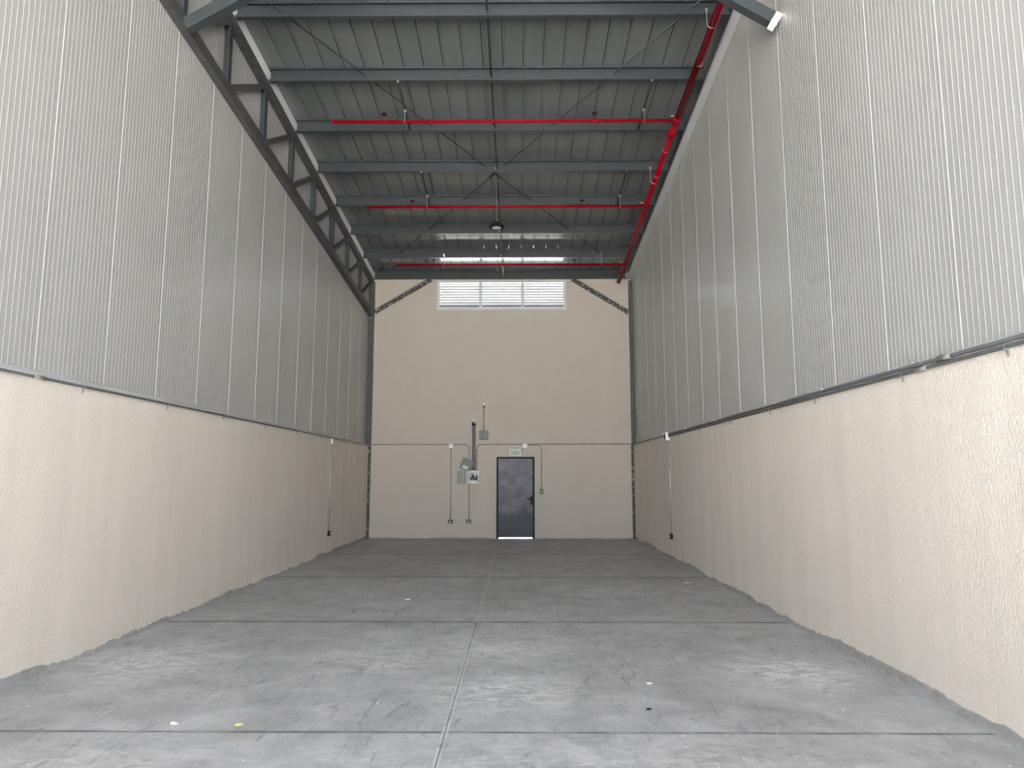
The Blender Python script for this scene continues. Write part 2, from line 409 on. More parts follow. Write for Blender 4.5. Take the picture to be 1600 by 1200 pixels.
# ------------------------------------------------------------------ door
dr = bpy.data.objects.new('door_1', None); C.objects.link(dr); dr.location = ((DX0 + DX1) / 2, D, 0)
struct(dr, 'dark mottled steel exit door with black frame')
m = MB(); m.box(DX0, DX0 + .035, D - .025, D + .11, 0, DZ).box(DX1 - .035, DX1, D - .025, D + .11, 0, DZ).box(DX0 + .035, DX1 - .035, D - .025, D + .11, DZ - .035, DZ)
m.box(DX0 + .035, DX0 + .06, D + .052, D + .11, 0, DZ - .035).box(DX1 - .06, DX1 - .035, D + .052, D + .11, 0, DZ - .035).box(DX0 + .06, DX1 - .06, D + .052, D + .11, DZ - .065, DZ - .035)
m.build('door_frame', 'black_plastic', dr)
leaf = MB().ebox(DX0 + .041, DX1 - .041, D + .005, D + .05, .035, DZ - .041, .004).build('door_leaf', 'door_steel', dr)
m = MB().ebox(.332, .380, D - .008, D + .005, .89, 1.13, .003); m.tube([(.355, D - .005, 1.055), (.355, D - .05, 1.055), (.34, D - .055, 1.055), (.225, D - .055, 1.055)], .015, 10)
m.build('door_handle', 'black_plastic', leaf)
m = MB().tube([(.355, D + .005, .93), (.355, D - .022, .93)], .020, 14); m.build('lock_cylinder', 'black_plastic', leaf)
for hz in (.35, 1.75):
    MB().tube([(DX0 + .038, D - .004, hz), (DX0 + .038, D - .004, hz + .12)], .010, 10).build('hinge', 'black_plastic', dr)
MB().ebox(DX0 + .037, DX1 - .037, D - .004, D + .14, .0005, .014, .003).build('threshold', 'plastic_white', dr)

# ------------------------------------------------------------------ corner columns
m = MB().box(-4.085, -3.95, D - .13, D - .002, ZB, 6.98)
t = thing('steel_column', 'worn dark steel corner column at the foot of the lattice truss', 'column', (-4.0, D - .07, 0), 'corner columns')
m.build('upper_shaft', 'steel_worn', t)
MB().box(XL + .002, -3.95, D - .07, D - .002, .0, ZB).build('lower_shaft', 'steel_embedded', t)
t = thing('steel_column', 'worn dark steel corner column beside the capped red pipe end', 'column', (3.08, D - .07, 0), 'corner columns')
MB().box(3.045, 3.128, D - .13, D - .002, ZB, 6.98).build('upper_shaft', 'steel_worn', t)
MB().box(3.03, XR - .002, D - .07, D - .002, .0, ZB).build('lower_shaft', 'steel_embedded', t)

# ------------------------------------------------------------------ lattice truss along the left wall
PY = [D - .09, 17.42, 16.03, 14.63, 13.23, 11.86, 10.48, 9.10, 7.72]
NY = [D - .07, 17.50, 16.08, 14.68, 13.27, 11.88, 10.50, 9.10, 7.79, 6.40, 5.0, 3.6]
tx = -4.035
def ztop(y): return zp(y) - .072
def zbot(y): return 6.055 + .0905 * (D - y)
t = thing('lattice_truss', 'dark grey welded lattice truss climbing along the left cladding', 'truss', (tx, D - .1, ztop(D) - 1.0))
ye = 3.0
MB().bar((tx, D - .005, ztop(D - .005)), (tx, ye, ztop(ye)), .10, .135).build('top_chord', 'steel_worn', t)
MB().bar((tx, D - .005, zbot(D - .005)), (tx, ye, zbot(ye)), .105, .165).build('bottom_chord', 'steel_worn', t)
for i, y in enumerate(NY[1:]):
    yb = y + (.0 if i else 0)
    MB().bar((tx, y, zbot(y) + .05), (tx, y, ztop(y) - .05), .075, .095, (0, 1, 0)).build('web_vertical', 'steel_paint', t)
for a, b in zip(NY[1:], NY):       # from the foot of the nearer vertical up to the head of the farther one
    p = Vector((tx, a, zbot(a) + .03)); q = Vector((tx, b, ztop(b) - .03)); dv = (q - p).normalized()
    MB().bar(p + dv * .08, q - dv * .05, .07, .085).build('web_diagonal', 'steel_worn', t)

# ------------------------------------------------------------------ purlins
def purlin_mesh(y, x0, x1, dp=.255):
    zb_ = zp(y); fl = .075; th = .006; lip = .030
    zt = zr(y) - .004 - SL * .0
    p = [(y, zb_), (y - fl, zb_), (y - fl, zb_ + lip), (y - fl + th, zb_ + lip), (y - fl + th, zb_ + th), (y - th, zb_ + th),
         (y - th, zt - th), (y - fl + th, zt - th), (y - fl + th, zt - lip), (y - fl, zt - lip), (y - fl, zt), (y, zt - .0)]
    p[-1] = (y, zt - SL * fl * .0)
    V = [(x0, *q) for q in p] + [(x1, *q) for q in p]; k = len(p)
    F = [(i, i + k, (i + 1) % k + k, (i + 1) % k) for i in range(k)] + [tuple(range(k)), tuple(reversed(range(k, 2 * k)))]
    return MB().add(V, F)
names = ['dark steel eaves beam lying along the top of the beige end wall',
         'dark steel roof purlin just behind the farthest red sprinkler pipe from the camera, first above the eaves beam',
         'dark steel roof purlin behind the round black lamp, second above the eaves beam',
         'dark steel roof purlin just above the middle red sprinkler pipe, third above the eaves beam',
         'dark steel roof purlin where the crossed tie rods meet, fourth above the eaves beam',
         'dark steel roof purlin directly behind the nearest red sprinkler pipe, fifth above the eaves beam',
         'dark steel roof purlin carrying the nearest red pipe hangers, sixth above the eaves beam',
         'topmost dark steel roof purlin fully in view, nearest the camera',
         'dark steel roof purlin over the knee braces, above the top edge of the picture']
names[1] = 'dark steel roof purlin just above the farthest red sprinkler pipe, first above the eaves beam'
for i, (y, lb) in enumerate(zip(PY, names)):
    o = purlin_mesh(y + .09 if i else D - .012, -3.975, 2.978).build('steel_purlin' if i else 'eaves_beam', 'steel_paint', origin=(-.5, y, zp(y)))
    tag(o, lb, 'purlin' if i else 'beam', 'roof purlins' if i else None)
    if i == 0: continue
    for k in range(2):                      # sag tie bolts
        pass

# centre strut, in one run through the purlins just above their lower flanges
t = thing('ridge_strut', 'thin black strut running down the middle of the roof through all purlins', 'strut', (-.43, D - .1, zp(D)))
t.name = 'roof_strut'
MB().bar((-.43, 6.8, zp(6.8) + .045), (-.40, D - .03, zp(D - .03) + .045), .03, .03).build('strut_bar', 'tie_steel', t)
for y in PY[1:]:
    MB().tube([(-.43, y - .01, zp(y) + .045), (-.43, y + .01, zp(y) + .045)], .018, 6).build('nut', 'zinc', t)

# crossed tie rods
def zm(y): return zr(y) - .12
cx, cy = -.43, 13.40
def rod(x0, y0, x1, y1, lb, dz=0.0):
    zm = lambda y: zr(y) - .12 + dz
    t = thing('tie_rod', lb, 'rod', (cx, cy, zm(cy)), 'crossed roof tie rods')
    MB().tube([(x0, y0, zm(y0)), (x1, y1, zm(y1))], .009, 8).build('rod', 'tie_steel', t, True)
    d = Vector((x1 - x0, y1 - y0, zm(y1) - zm(y0))).normalized(); c = Vector((x0, y0, zm(y0))); 
    f_ = (cy - y0) / (y1 - y0); mid = c + (Vector((x1, y1, zm(y1))) - c) * f_
    MB().tube([mid + d * .25, mid + d * .45], .018, 8).build('turnbuckle', 'tie_steel', t, True)
s_ = 3.07 / 4.46
rod(-3.97, 8.24, 3.0, 18.82, 'thin dark tie rod from upper left down to the right end of the eaves beam')
rod(2.97, 8.40, -3.90, 18.80, 'thin dark tie rod from upper right down to the left end of the eaves beam', .022)

# ------------------------------------------------------------------ knee braces
def brace(a, b, lb, mat_, wd=.12, ht=.15, plate=None):
    t = thing('knee_brace', lb, 'brace', a, 'knee braces')
    MB().bar(a, b, wd, ht).build('brace_tube', mat_, t)
    if plate: MB().box(*plate).build('end_plate', 'flashing_white', t)
    return t
yk = 7.80
brace((-3.985, yk, 7.0), (-2.1, yk, 8.14), 'near dark grey knee brace rising from the lattice truss', 'steel_paint')
brace((3.10, yk, 7.01), (1.3, yk, 8.12), 'near dark grey knee brace with white end plate on the right cladding', 'steel_paint', plate=None)
pl = [o for o in C.objects if o.name.startswith('knee_brace') and o.type == 'EMPTY'][-1]
d = Vector((1.3 - 3.10, 0, 8.12 - 7.01)).normalized(); e0 = Vector((3.10, yk, 7.01))
MB().bar(e0 - d * .004, e0 + d * .075, .13, .16).build('end_cap', 'flashing_white', pl)
def embedded(a, b, lb):
    t = thing('wall_brace', lb, 'brace', a, 'braces set in the end wall')
    MB().bar(a, b, .05, .125).build('brace_tube', 'steel_embedded', t)
    a = Vector(a); b = Vector(b); L = (b - a).length; d = (b - a).normalized(); up_ = Vector((0, 1, 0)).cross(d)
    if up_.z < 0: up_ = -up_
    rnd = random.Random(int(abs(a.x) * 100))
    for s in (-1, 1):                      # ragged plaster edge on both sides
        V = []; F = []; q = 0; k = 0
        while q < L:
            h = rnd.uniform(.0, .030) if rnd.random() < .72 else rnd.uniform(.03, .06)
            c = a + d * q + up_ * s * .068; o_ = len(V)
            yy = D - .003
            for pt, yo in ((c - up_ * s * h, -.024), (c + up_ * s * .012, -.012), (c + up_ * s * .03, 0.002), (c - up_ * s * h, 0.002)):
                V.append((pt.x, yy + yo, pt.z))
            if k:
                for i in range(4): F.append((o_ - 4 + i, o_ - 4 + (i + 1) % 4, o_ + (i + 1) % 4, o_ + i))
            k = 1; q += rnd.uniform(.03, .07)
        MB().add(V, F).build('plaster_edge', 'plaster', t)
    return t
yw = D - .006
embedded((-3.94, yw, 6.13), (-2.40, yw, 7.04), 'ragged dark brace set in the end wall left of the louvred vent')
embedded((3.04, yw, 6.10), (1.50, yw, 7.04), 'ragged dark brace set in the end wall right of the louvred vent')

# ------------------------------------------------------------------ sprinkler pipes
def zmain(y): return 7.612 - .1155 * (y - 11.25)
MX = 2.69
BR = [(11.25, -3.16, (-1.915, 2.14), (10.48, 11.86), (-2.27, 1.30)),
      (14.20, -3.13, (-1.91, 2.15), (13.23, 14.63), (-2.22, 1.35)),
      (17.20, -3.09, (-1.88, 2.10), None, (-2.12, 1.42))]
t = thing('sprinkler_main', 'thick red sprinkler main pipe descending along the right cladding', 'pipe', (MX, 18.3, zmain(18.3)))
def mp(y, dx=0): return (MX + dx, y, zmain(y))
MB().tube([mp(4.0, .08), mp(11.25)], .054, 20).build('pipe_run', 'sprinkler_red', t, True)
MB().tube([mp(11.25), mp(18.30)], .048, 20).build('pipe_run', 'sprinkler_red', t, True)
MB().tube([mp(18.30), mp(18.32), mp(18.345), mp(18.36)], [.052, .052, .046, .020], 20).build('end_cap', 'sprinkler_red', t, True)
def coupling(y, r=.062, w_=.07, name='coupling'):
    c = MB().tube([mp(y - w_ / 2), mp(y - w_ / 2 + .012), mp(y + w_ / 2 - .012), mp(y + w_ / 2)], [r, r + .012, r + .012, r], 20)
    c.cbox((MX - r - .012, y, zmain(y)), .03, .045, .03).cbox((MX + r + .012, y, zmain(y)), .03, .045, .03)
    return c.build(name, 'sprinkler_red', t)
coupling(11.62, .064, .10); coupling(14.05, .054); coupling(17.65, .052)
for y in (9.85, 13.0, 12.15, 15.9):
    MB().tube([mp(y - .006, .024 if y < 10 else 0), mp(y + .006, .024 if y < 10 else 0)], .0595 if y < 11 else .050, 20).build('clamp_band', 'zinc', t, True)
for y, _, _, _, _ in BR:
    r = .060 if y < 12 else .052
    MB().tube([mp(y - .09), mp(y - .07), mp(y + .07), mp(y + .09)], [r, r + .010, r + .010, r], 20).build('tee_collar', 'sprinkler_red', t, True)
    for s in (-1, 1):
        MB().tube([(MX - .055, y + s * .06, zmain(y) + .045), (MX - .115, y + s * .06, zmain(y) + .045)], .009, 6).build('bolt', 'zinc', t)
# main pipe hangers
for y in (9.10, 13.23):
    h = thing('pipe_hanger', 'small hook hanger on the thick red main at the %s' % ('top purlin' if y < 10 else 'purlin where the tie rods meet'), 'hanger', (MX, y - .12, zp(y)), 'hangers of the main pipe')
    yy = y - .05; dx = .024 if y < 10 else 0
    MB().tube([(MX - .09 + dx, yy, zp(y) + .03), (MX - .09 + dx, yy, zmain(yy) - .02), (MX - .05 + dx, yy, zmain(yy) - .066), (MX + dx, yy, zmain(yy) - .070)], .006, 8).build('hook', 'zinc', h)
    MB().cbox((MX - .09 + dx, yy, zp(y) + .010), .03, .03, .035).build('beam_clamp', 'zinc', h)
ords = ['nearest', 'middle', 'farthest']
for (y, xe, hx, bars, heads), od in zip(BR, ords):
    z = zmain(y) + .0
    b = thing('sprinkler_branch', '%s thin red sprinkler pipe crossing under the roof' % od, 'pipe', (MX - .1, y, z), 'sprinkler branch pipes')
    MB().tube([(MX - .04, y, z), (xe + .05, y, z)], .030, 14).build('pipe_run', 'sprinkler_red', b, True)
    MB().tube([(xe + .05, y, z), (xe + .045, y, z), (xe + .01, y, z), (xe, y, z)], [.030, .040, .040, .028], 14).build('end_cap', 'sprinkler_red', b, True)
    for x in heads:
        MB().tube([(x - .05, y, z), (x - .04, y, z), (x + .04, y, z), (x + .05, y, z)], [.032, .038, .038, .032], 14).build('tee_fitting', 'sprinkler_red', b, True)
        hd = MB().lathe((x, y, z), [(.020, .03), (.020, .065), (.026, .065), (.026, .085), (.010, .088)], 12).build('sprinkler_head', 'bronze', b)
        MB().bar((x - .022, y, z + .085), (x - .006, y, z + .125), .008, .008, (0, 1, 0)).bar((x + .022, y, z + .085), (x + .006, y, z + .125), .008, .008, (0, 1, 0)).build('frame_arm', 'bronze', hd)
        MB().lathe((x, y, z), [(.010, .110), (.044, .116), (.044, .136), (.008, .142)], 14).build('deflector', 'black_plastic', hd)
    for x in hx:
        sd_ = 'left' if x < 0 else 'right'
        h = thing('pipe_hanger', ('bracket bar and rod' if bars else 'thin rod') + ' holding the %s red branch pipe, %s of the lamp' % (od, sd_), 'hanger', (x, y, z), 'hangers of the branch pipes')
        if bars:
            ya, yb = bars
            MB().tube([(x, ya + .03, zp(ya) - .022), (x + .0, yb + .08, zp(yb) - .022)], .019, 10).build('bracket_bar', 'tie_steel', h, True)
            for q in (ya, yb): MB().cbox((x, q + .05, zp(q) - .012), .032, .05, .045).build('beam_clamp', 'zinc', h)
            zt = zp(y) - .022
        else: zt = zp(17.42) + .02
        MB().tube([(x, y, zt), (x, y, z + .03)], .006, 8).build('hanger_rod', 'zinc', h)
        rg = [(x, y + .036 * math.sin(a_ * math.pi / 8), z + .036 * math.cos(a_ * math.pi / 8)) for a_ in range(17)]
        MB().tube(rg, .006, 6).build('ring', 'zinc', h)
        if bars: MB().lathe((x, y, zt), [(.022, -.03), (.024, -.02), (.024, .02), (.015, .025)], 10).build('bar_clip', 'zinc', h)
        else: MB().cbox((x, y + .1, zt - .01), .03, .24, .012).build('beam_clamp', 'zinc', h)

# ------------------------------------------------------------------ high-bay lamp
lx, ly, lz = -.425, 13.55, 6.565
t = thing('high_bay_lamp', 'round black high bay lamp with pale lens hanging under the roof', 'lamp', (lx, ly, lz))
MB().lathe((lx, ly, lz), [(.142, .0), (.150, .012), (.150, .035), (.135, .045), (.075, .060), (.060, .115), (.045, .125)], 32).build('housing', 'black_plastic', t, True)
MB().lathe((lx, ly, lz), [(.02, -.012), (.06, -.010), (.088, -.004), (.092, .004)], 32).build('lens', 'lens', t, True)
for k in range(12):
    a_ = 2 * math.pi * k / 12; ca, sa = math.cos(a_), math.sin(a_)
    MB().bar((lx + .065 * ca, ly + .065 * sa, lz + .075), (lx + .138 * ca, ly + .138 * sa, lz + .050), .006, .03).build('cooling_fin', 'black_plastic', t)
MB().tube([(lx, ly, lz + .12), (lx, ly, lz + .16), (lx + .012, ly, lz + .18), (lx, ly, lz + .20), (lx - .01, ly, lz + .185)], .006, 8).build('hook', 'zinc', t)
zc = lz + .19; top = zp(ly) + .03
k = 0
while zc < top - .01:
    pts = []
    for a_ in range(9):
        q = a_ * math.pi / 4; u_ = .009 * math.cos(q); v_ = .026 * math.sin(q)
        pts.append((lx + (u_ if k % 2 else 0), ly + (0 if k % 2 else u_), zc + .022 + v_))
    MB().tube(pts, .0035, 5).build('chain_link', 'conduit_grey', t); zc += .040; k += 1
MB().tube([(lx + .015, ly, lz + .12), (lx + .03, ly, lz + .45), (lx + .012, ly, lz + .8), (lx + .03, ly, top)], .004, 6).build('cable', 'wire', t)

# ------------------------------------------------------------------ conduits on the side walls
def clip(x, y, z, s, parent):
    m = MB().box(min(x, x - s * .022), max(x, x - s * .022), y - .010, y + .010, z - .02, z + .02)
    m.bar((x - s * .012, y, z - .015), (x - s * .004, y - .03, z - .065), .012, .006, (1, 0, 0))
    m.build('clip', 'zinc', parent)
zc1 = 2.462
t = thing('conduit', 'single dark conduit along the top of the left stucco wall', 'conduit', (XL + .016, 10, zc1))
MB().tube([(XL + .014, Y0 + .05, zc1), (XL + .014, D - .14, zc1)], .0125, 10).build('conduit_run', 'conduit_grey', t, True)
for y in (4.9, 6.40, 7.97, 9.50, 11.1, 12.7, 14.3, 16.4, 17.8): clip(XL + .026, y, zc1, 1, t)
MB().tube([(XL + .014, 5.72, zc1), (XL + .014, 5.86, zc1)], .018, 10).build('coupling', 'zinc', t, True)
for i, (z_, r_, mt, lb) in enumerate([(2.492, .016, 'conduit_grey', 'upper dark conduit of the pair along the right stucco wall'), (2.452, .015, 'conduit_grey', 'lower grey conduit of the pair along the right stucco wall')]):
    t = thing('conduit', lb, 'conduit', (XR - .016, 10, z_), 'conduits along the right wall')
    ye_ = D - .13 if i == 0 else 14.62
    MB().tube([(XR - .018, Y0 + .05, z_), (XR - .018, ye_, z_)], r_, 10).build('conduit_run', mt, t, True)
    for y in ((3.2, 5.45, 7.1, 8.45, 11.0, 13.0) if i == 0 else (2.9, 4.39, 5.60, 7.28, 8.58, 10.2, 11.9, 13.4)):
        if i == 0: MB().box(XR - .036, XR - .0, y - .015, y + .015, z_ + .012, z_ + .034).build('clip', 'zinc', t)
        else: clip(XR - .032, y, z_, -1, t)
    MB().tube([(XR - .018, 4.95 + i * .3, z_), (XR - .018, 5.10 + i * .3, z_)], r_ + .006, 10).build('coupling', 'zinc', t, True)

def outlet_side(face, s, y, ztop_, lb, lbw):
    t = thing('conduit_drop', lb, 'conduit', (face + s * .015, y, .5), 'side wall conduit drops')
    MB().tube([(face + s * .016, y, .50), (face + s * .016, y, ztop_)], .011, 10).build('conduit_run', 'conduit_zinc', t, True)
    for z_ in (.9, 1.55, 2.1): MB().box(min(face, face + s * .030), max(face, face + s * .030), y - .022, y + .022, z_, z_ + .02).build('clip', 'zinc', t)
    o = thing('wall_outlet', lbw, 'outlet', (face, y, .45), 'black outlets')
    x0, x1 = sorted((face + s * .001, face + s * .055))
    MB().ebox(x0, x1, y - .055, y + .055, .40, .50, .006).build('outlet_box', 'black_plastic', o)
    x0, x1 = sorted((face + s * .054, face + s * .062))
    MB().ebox(x0, x1, y - .022, y + .022, .425, .475, .002).build('socket', 'plastic_white', o)
outlet_side(XL, 1, 15.10, 2.33, 'zinc conduit dropping down the left stucco wall to an outlet', 'small black outlet low on the left stucco wall')
outlet_side(XR, -1, 14.40, 2.36, 'zinc conduit dropping down the right stucco wall to an outlet', 'small black outlet low on the right stucco wall')
t = thing('junction_box', 'small zinc junction box atop the left wall conduit drop', 'junction box', (XL, 15.10, 2.40), 'side wall junction boxes')
MB().ebox(XL + .001, XL + .05, 15.05, 15.15, 2.33, 2.445, .006).build('box_body', 'conduit_zinc', t)
MB().ebox(XL + .05, XL + .056, 15.045, 15.155, 2.34, 2.435, .002).build('cover', 'flashing_grey', t)
t = thing('junction_box', 'open white junction box at the top of the right wall conduit drop', 'junction box', (XR, 14.5, 2.40), 'side wall junction boxes')
m = MB(); jx0, jx1 = XR - .085, XR - .037
m.box(jx0, jx1, 14.38, 14.395, 2.37, 2.53).box(jx0, jx1, 14.645, 14.66, 2.37, 2.53).box(jx0, jx1, 14.395, 14.645, 2.37, 2.385).box(jx0, jx1, 14.395, 14.645, 2.515, 2.53).box(jx1 - .004, XR - .001, 14.38, 14.66, 2.37, 2.432)
m.box(jx1 - .004, jx1, 14.395, 14.645, 2.43, 2.515)
m.build('box_body', 'plastic_white', t)
for q in range(3):
    MB().tube([(jx0 + .01, 14.41 + q * .07, 2.39), (jx0 - .01, 14.45 + q * .06, 2.47), (jx0 + .015, 14.50 + q * .05, 2.50), (jx0 + .01, 14.55 + q * .03, 2.41)], .006, 6).build('wire', 'wire', t)

# ------------------------------------------------------------------ electrical work on the end wall
yf = D - .014
def arc(cx_, cz_, r, a0, a1, n_=8):
    return [(cx_ + r * math.cos(a0 + (a1 - a0) * i / n_), yf, cz_ + r * math.sin(a0 + (a1 - a0) * i / n_)) for i in range(n_ + 1)]
zc2 = 2.49; R_ = .13
def conduit(name, pts, r, mt, lb, clips=(), grp='end wall conduits'):
    t = thing(name, lb, 'conduit', pts[0], grp)
    MB().tube(pts, r, 10).build('conduit_run', mt, t, True)
    for cx_, cz_, hor in clips:
        if hor: MB().box(cx_ - .012, cx_ + .012, D - .031, D - .001, cz_ - .024, cz_ + .024).build('clip', 'conduit_brown', t)
        else: MB().box(cx_ - .024, cx_ + .024, D - .031, D - .001, cz_ - .012, cz_ + .012).build('clip', 'conduit_brown', t)
    return t
conduit('conduit', [(-3.93, yf, zc2), (-1.86, yf, zc2)], .0125, 'conduit_brown', 'brown conduit from left corner to the left white box on end wall', [(-3.2, zc2, 1), (-2.5, zc2, 1)])
conduit('conduit', [(-1.735, yf, zc2)] + arc(-1.31 - R_, zc2 - R_, R_, math.pi / 2, 0) + [(-1.31, yf, 1.99)], .0125, 'conduit_brown', 'bent conduit from left white box down behind the tilted cover', [(-1.31, 2.20, 0)])
conduit('conduit', [(-1.105, yf, 1.80), (-1.105, yf, zc2 - R_)] + arc(-1.105 + R_, zc2 - R_, R_, math.pi, math.pi / 2) + [(.115, yf, zc2 + .002)], .0125, 'conduit_brown', 'bent conduit from the open panel over to the right white box', [(-1.105, 2.20, 0), (-.52, zc2, 1)])
conduit('conduit', [(.245, yf, zc2 + .004), (3.02, yf, zc2 + .014)], .0135, 'conduit_brown', 'conduit from the right white box to the right corner of end wall', [(1.03, zc2 + .01, 1), (2.0, zc2 + .01, 1)])
conduit('conduit', [(.30, D - .012, zc2 - .030), (.50, D - .012, zc2 - .030)] + [(p[0], D - .012, p[2]) for p in arc(.625 - .11, zc2 - .03 - .11, .11, math.pi / 2, 0)] + [(.625, D - .012, 1.31)], .0105, 'conduit_brown', 'thin conduit dropping right of the door to the switch', [(.625, 1.88, 0)])
conduit('conduit', [(-1.795, yf, 2.385), (-1.795, yf, .505)], .0115, 'conduit_brown', 'thin conduit dropping from left white box to the left floor outlet', [(-1.795, 1.4, 0)])
conduit('conduit', [(-1.31, yf, 1.44), (-1.31, yf, .505)], .0115, 'conduit_brown', 'thin conduit dropping from the open panel to an outlet', [(-1.31, 1.12, 0), (-1.31, 1.36, 0)])
def outlet(x, z, lb, sx=.115, sz=.08, cat='outlet', nm='wall_outlet'):
    t = thing(nm, lb, cat, (x, D, z), 'end wall outlets')
    m = MB(); y0_, y1_ = D - .055, D - .001; e_ = .020
    m.box(x - sx / 2, x + sx / 2, y0_, y1_, z - sz / 2, z - sz / 2 + e_).box(x - sx / 2, x + sx / 2, y0_, y1_, z + sz / 2 - e_, z + sz / 2)
    m.box(x - sx / 2, x - sx / 2 + e_, y0_, y1_, z - sz / 2 + e_, z + sz / 2 - e_).box(x + sx / 2 - e_, x + sx / 2, y0_, y1_, z - sz / 2 + e_, z + sz / 2 - e_)
    m.build('outlet_box', 'black_plastic', t)
    MB().ebox(x - sx / 2 + e_, x + sx / 2 - e_, D - .050, D - .002, z - sz / 2 + e_, z + sz / 2 - e_, .003).build('socket', 'flashing_grey', t)
outlet(-1.795, .455, 'black outlet low on end wall under the left white box', .125)
outlet(-1.31, .46, 'black outlet low on end wall under the open electrical panel', .125)
outlet(.625, 1.24, 'black framed light switch on end wall right of the door', .082, .13, 'switch', 'light_switch')
def jbox(x, lb, rot=0):
    t = thing('junction_box', lb, 'junction box', (x, D, 2.445), 'white boxes on the end wall conduit')
    MB().ebox(x - .058, x + .058, D - .06, D - .002, 2.388, 2.505, .010).build('box_body', 'plastic_white', t)
    MB().ebox(x - .052, x + .052, D - .066, D - .060, 2.394, 2.499, .002).build('cover', 'plastic_white', t)
jbox(-1.797, 'white junction box on end wall conduit left of the electrical panel')
jbox(.181, 'white junction box on end wall conduit above the exit sign')
# risers
conduit('riser_conduit', [(-1.215, D - .022, 1.80), (-1.215, D - .022, 3.02)], .020, 'conduit_grey', 'left one of two thick dark risers above the open electrical panel', [(-1.215, 2.6, 0)], 'thick risers')
conduit('riser_conduit', [(-1.163, D - .022, 1.80), (-1.163, D - .022, 3.02)], .020, 'conduit_grey', 'right one of two thick dark risers above the open electrical panel', [(-1.163, 2.6, 0)], 'thick risers')
t = thing('weatherhead', 'white topped cable outlet on the two thick risers', 'cable outlet', (-1.188, D, 3.03), 'riser heads')
MB().tube([(-1.215, D - .026, 3.00), (-1.215, D - .026, 3.07)], .032, 12).tube([(-1.163, D - .026, 3.00), (-1.163, D - .026, 3.05)], .030, 12).build('collar', 'black_plastic', t)
MB().ebox(-1.225, -1.150, D - .07, D - .003, 3.075, 3.175, .012).build('cap', 'plastic_white', t)
MB().tube([(-1.20, D - .05, 3.06), (-1.23, D - .085, 3.10), (-1.19, D - .085, 3.13), (-1.17, D - .06, 3.06)], .010, 8).build('cable_loop', 'wire', t)
conduit('riser_conduit', [(-.925, D - .02, 2.87), (-.925, D - .02, 3.50)], .017, 'conduit_brown', 'short brown riser above the square green box', [(-.925, 2.92, 0)], 'thick risers')
t = thing('weatherhead', 'white topped cable outlet on the short brown riser', 'cable outlet', (-.925, D, 3.5), 'riser heads')
MB().tube([(-.925, D - .025, 3.485), (-.925, D - .025, 3.53)], [.028, .036], 12).build('collar', 'bronze', t)
MB().tube([(-.925, D - .035, 3.53), (-.925, D - .035, 3.545), (-.925, D - .035, 3.61), (-.925, D - .035, 3.635)], [.030, .042, .042, .028], 14).build('cap', 'plastic_white', t)
MB().tube([(-.925, D - .035, 3.633), (-.925, D - .035, 3.645)], .030, 12).build('plug', 'black_plastic', t)
t = thing('pull_box', 'square grey green pull box under the short brown riser', 'box', (-.922, D, 2.75), None)
MB().ebox(-1.040, -.805, D - .09, D - .002, 2.625, 2.865, .008).build('box_body', 'box_green', t)
MB().ebox(-1.030, -.815, D - .097, D - .09, 2.635, 2.855, .003).build('cover', 'box_green', t)
MB().tube([(-.862, D - .098, 2.745), (-.862, D - .106, 2.745)], .009, 10).build('latch', 'zinc', t)
# grey closed box left of the open panel
t = thing('breaker_box', 'closed grey box beside the open electrical panel', 'box', (-1.515, D, 1.46))
MB().ebox(-1.622, -1.408, D - .10, D - .002, 1.46, 1.79, .008).build('box_body', 'box_grey', t)
MB().ebox(-1.612, -1.418, D - .108, D - .10, 1.47, 1.78, .003).build('box_door', 'box_grey', t)
MB().tube([(-1.452, D - .109, 1.625), (-1.452, D - .118, 1.625)], .011, 10).build('latch', 'plastic_white', t)
# tilted loose cover
cvx, cvz = -1.365, 1.955
t = thing('loose_cover', 'tilted green panel cover with white label leaning above the open panel', 'panel cover', (cvx, D - .06, cvz))
def rbox(w_, h_, d0, d1, ox=0, oz=0, ang=-.40, e_=.006):
    b_ = MB().ebox(ox - w_ / 2, ox + w_ / 2, d0, d1, oz - h_ / 2, oz + h_ / 2, e_); ca, sa = math.cos(ang), math.sin(ang)
    b_.v = [(cvx + p[0] * ca - p[2] * sa, p[1], cvz + p[0] * sa + p[2] * ca) for p in b_.v]; return b_
rbox(.31, .30, D - .066, D - .046).build('cover_plate', 'box_green', t)
rbox(.20, .075, D - .070, D - .066, .015, .035, e_=.001).build('breaker_door', 'box_green', t)
rbox(.15, .075, D - .069, D - .066, -.01, -.085, e_=.001).build('paper_label', 'sign_plate', t)
# open panel with wires and breakers
px0, px1, pz0, pz1 = -1.335, -1.040, 1.452, 1.785
t = thing('electrical_panel', 'open white electrical panel with bare wires and breakers', 'electrical panel', ((px0 + px1) / 2, D, pz0))
m = MB(); m.box(px0, px1, D - .012, D - .002, pz0, pz1)
for a_ in ((px0, px0 + .012, pz0, pz1), (px1 - .012, px1, pz0, pz1)): m.box(a_[0], a_[1], D - .10, D - .012, a_[2], a_[3])
m.box(px0 + .012, px1 - .012, D - .10, D - .012, pz0, pz0 + .012).box(px0 + .012, px1 - .012, D - .10, D - .012, pz1 - .012, pz1)
m.build('enclosure', 'plastic_white', t)
for a_ in ((px0 + .0, px1 - .0, pz0 - .004, pz0 + .035), (px1 - .05, px1, pz1 - .10, pz1), (px0, px0 + .03, pz0, pz0 + .10), (px0 + .06, px1 - .07, pz1 - .045, pz1)):
    MB().box(a_[0], a_[1], D - .104, D - .10, a_[2], a_[3]).build('rim_tab', 'plastic_white', t)
MB().box(px0 + .05, px1 - .05, D - .03, D - .012, 1.60, 1.66).build('busbar', 'black_plastic', t)
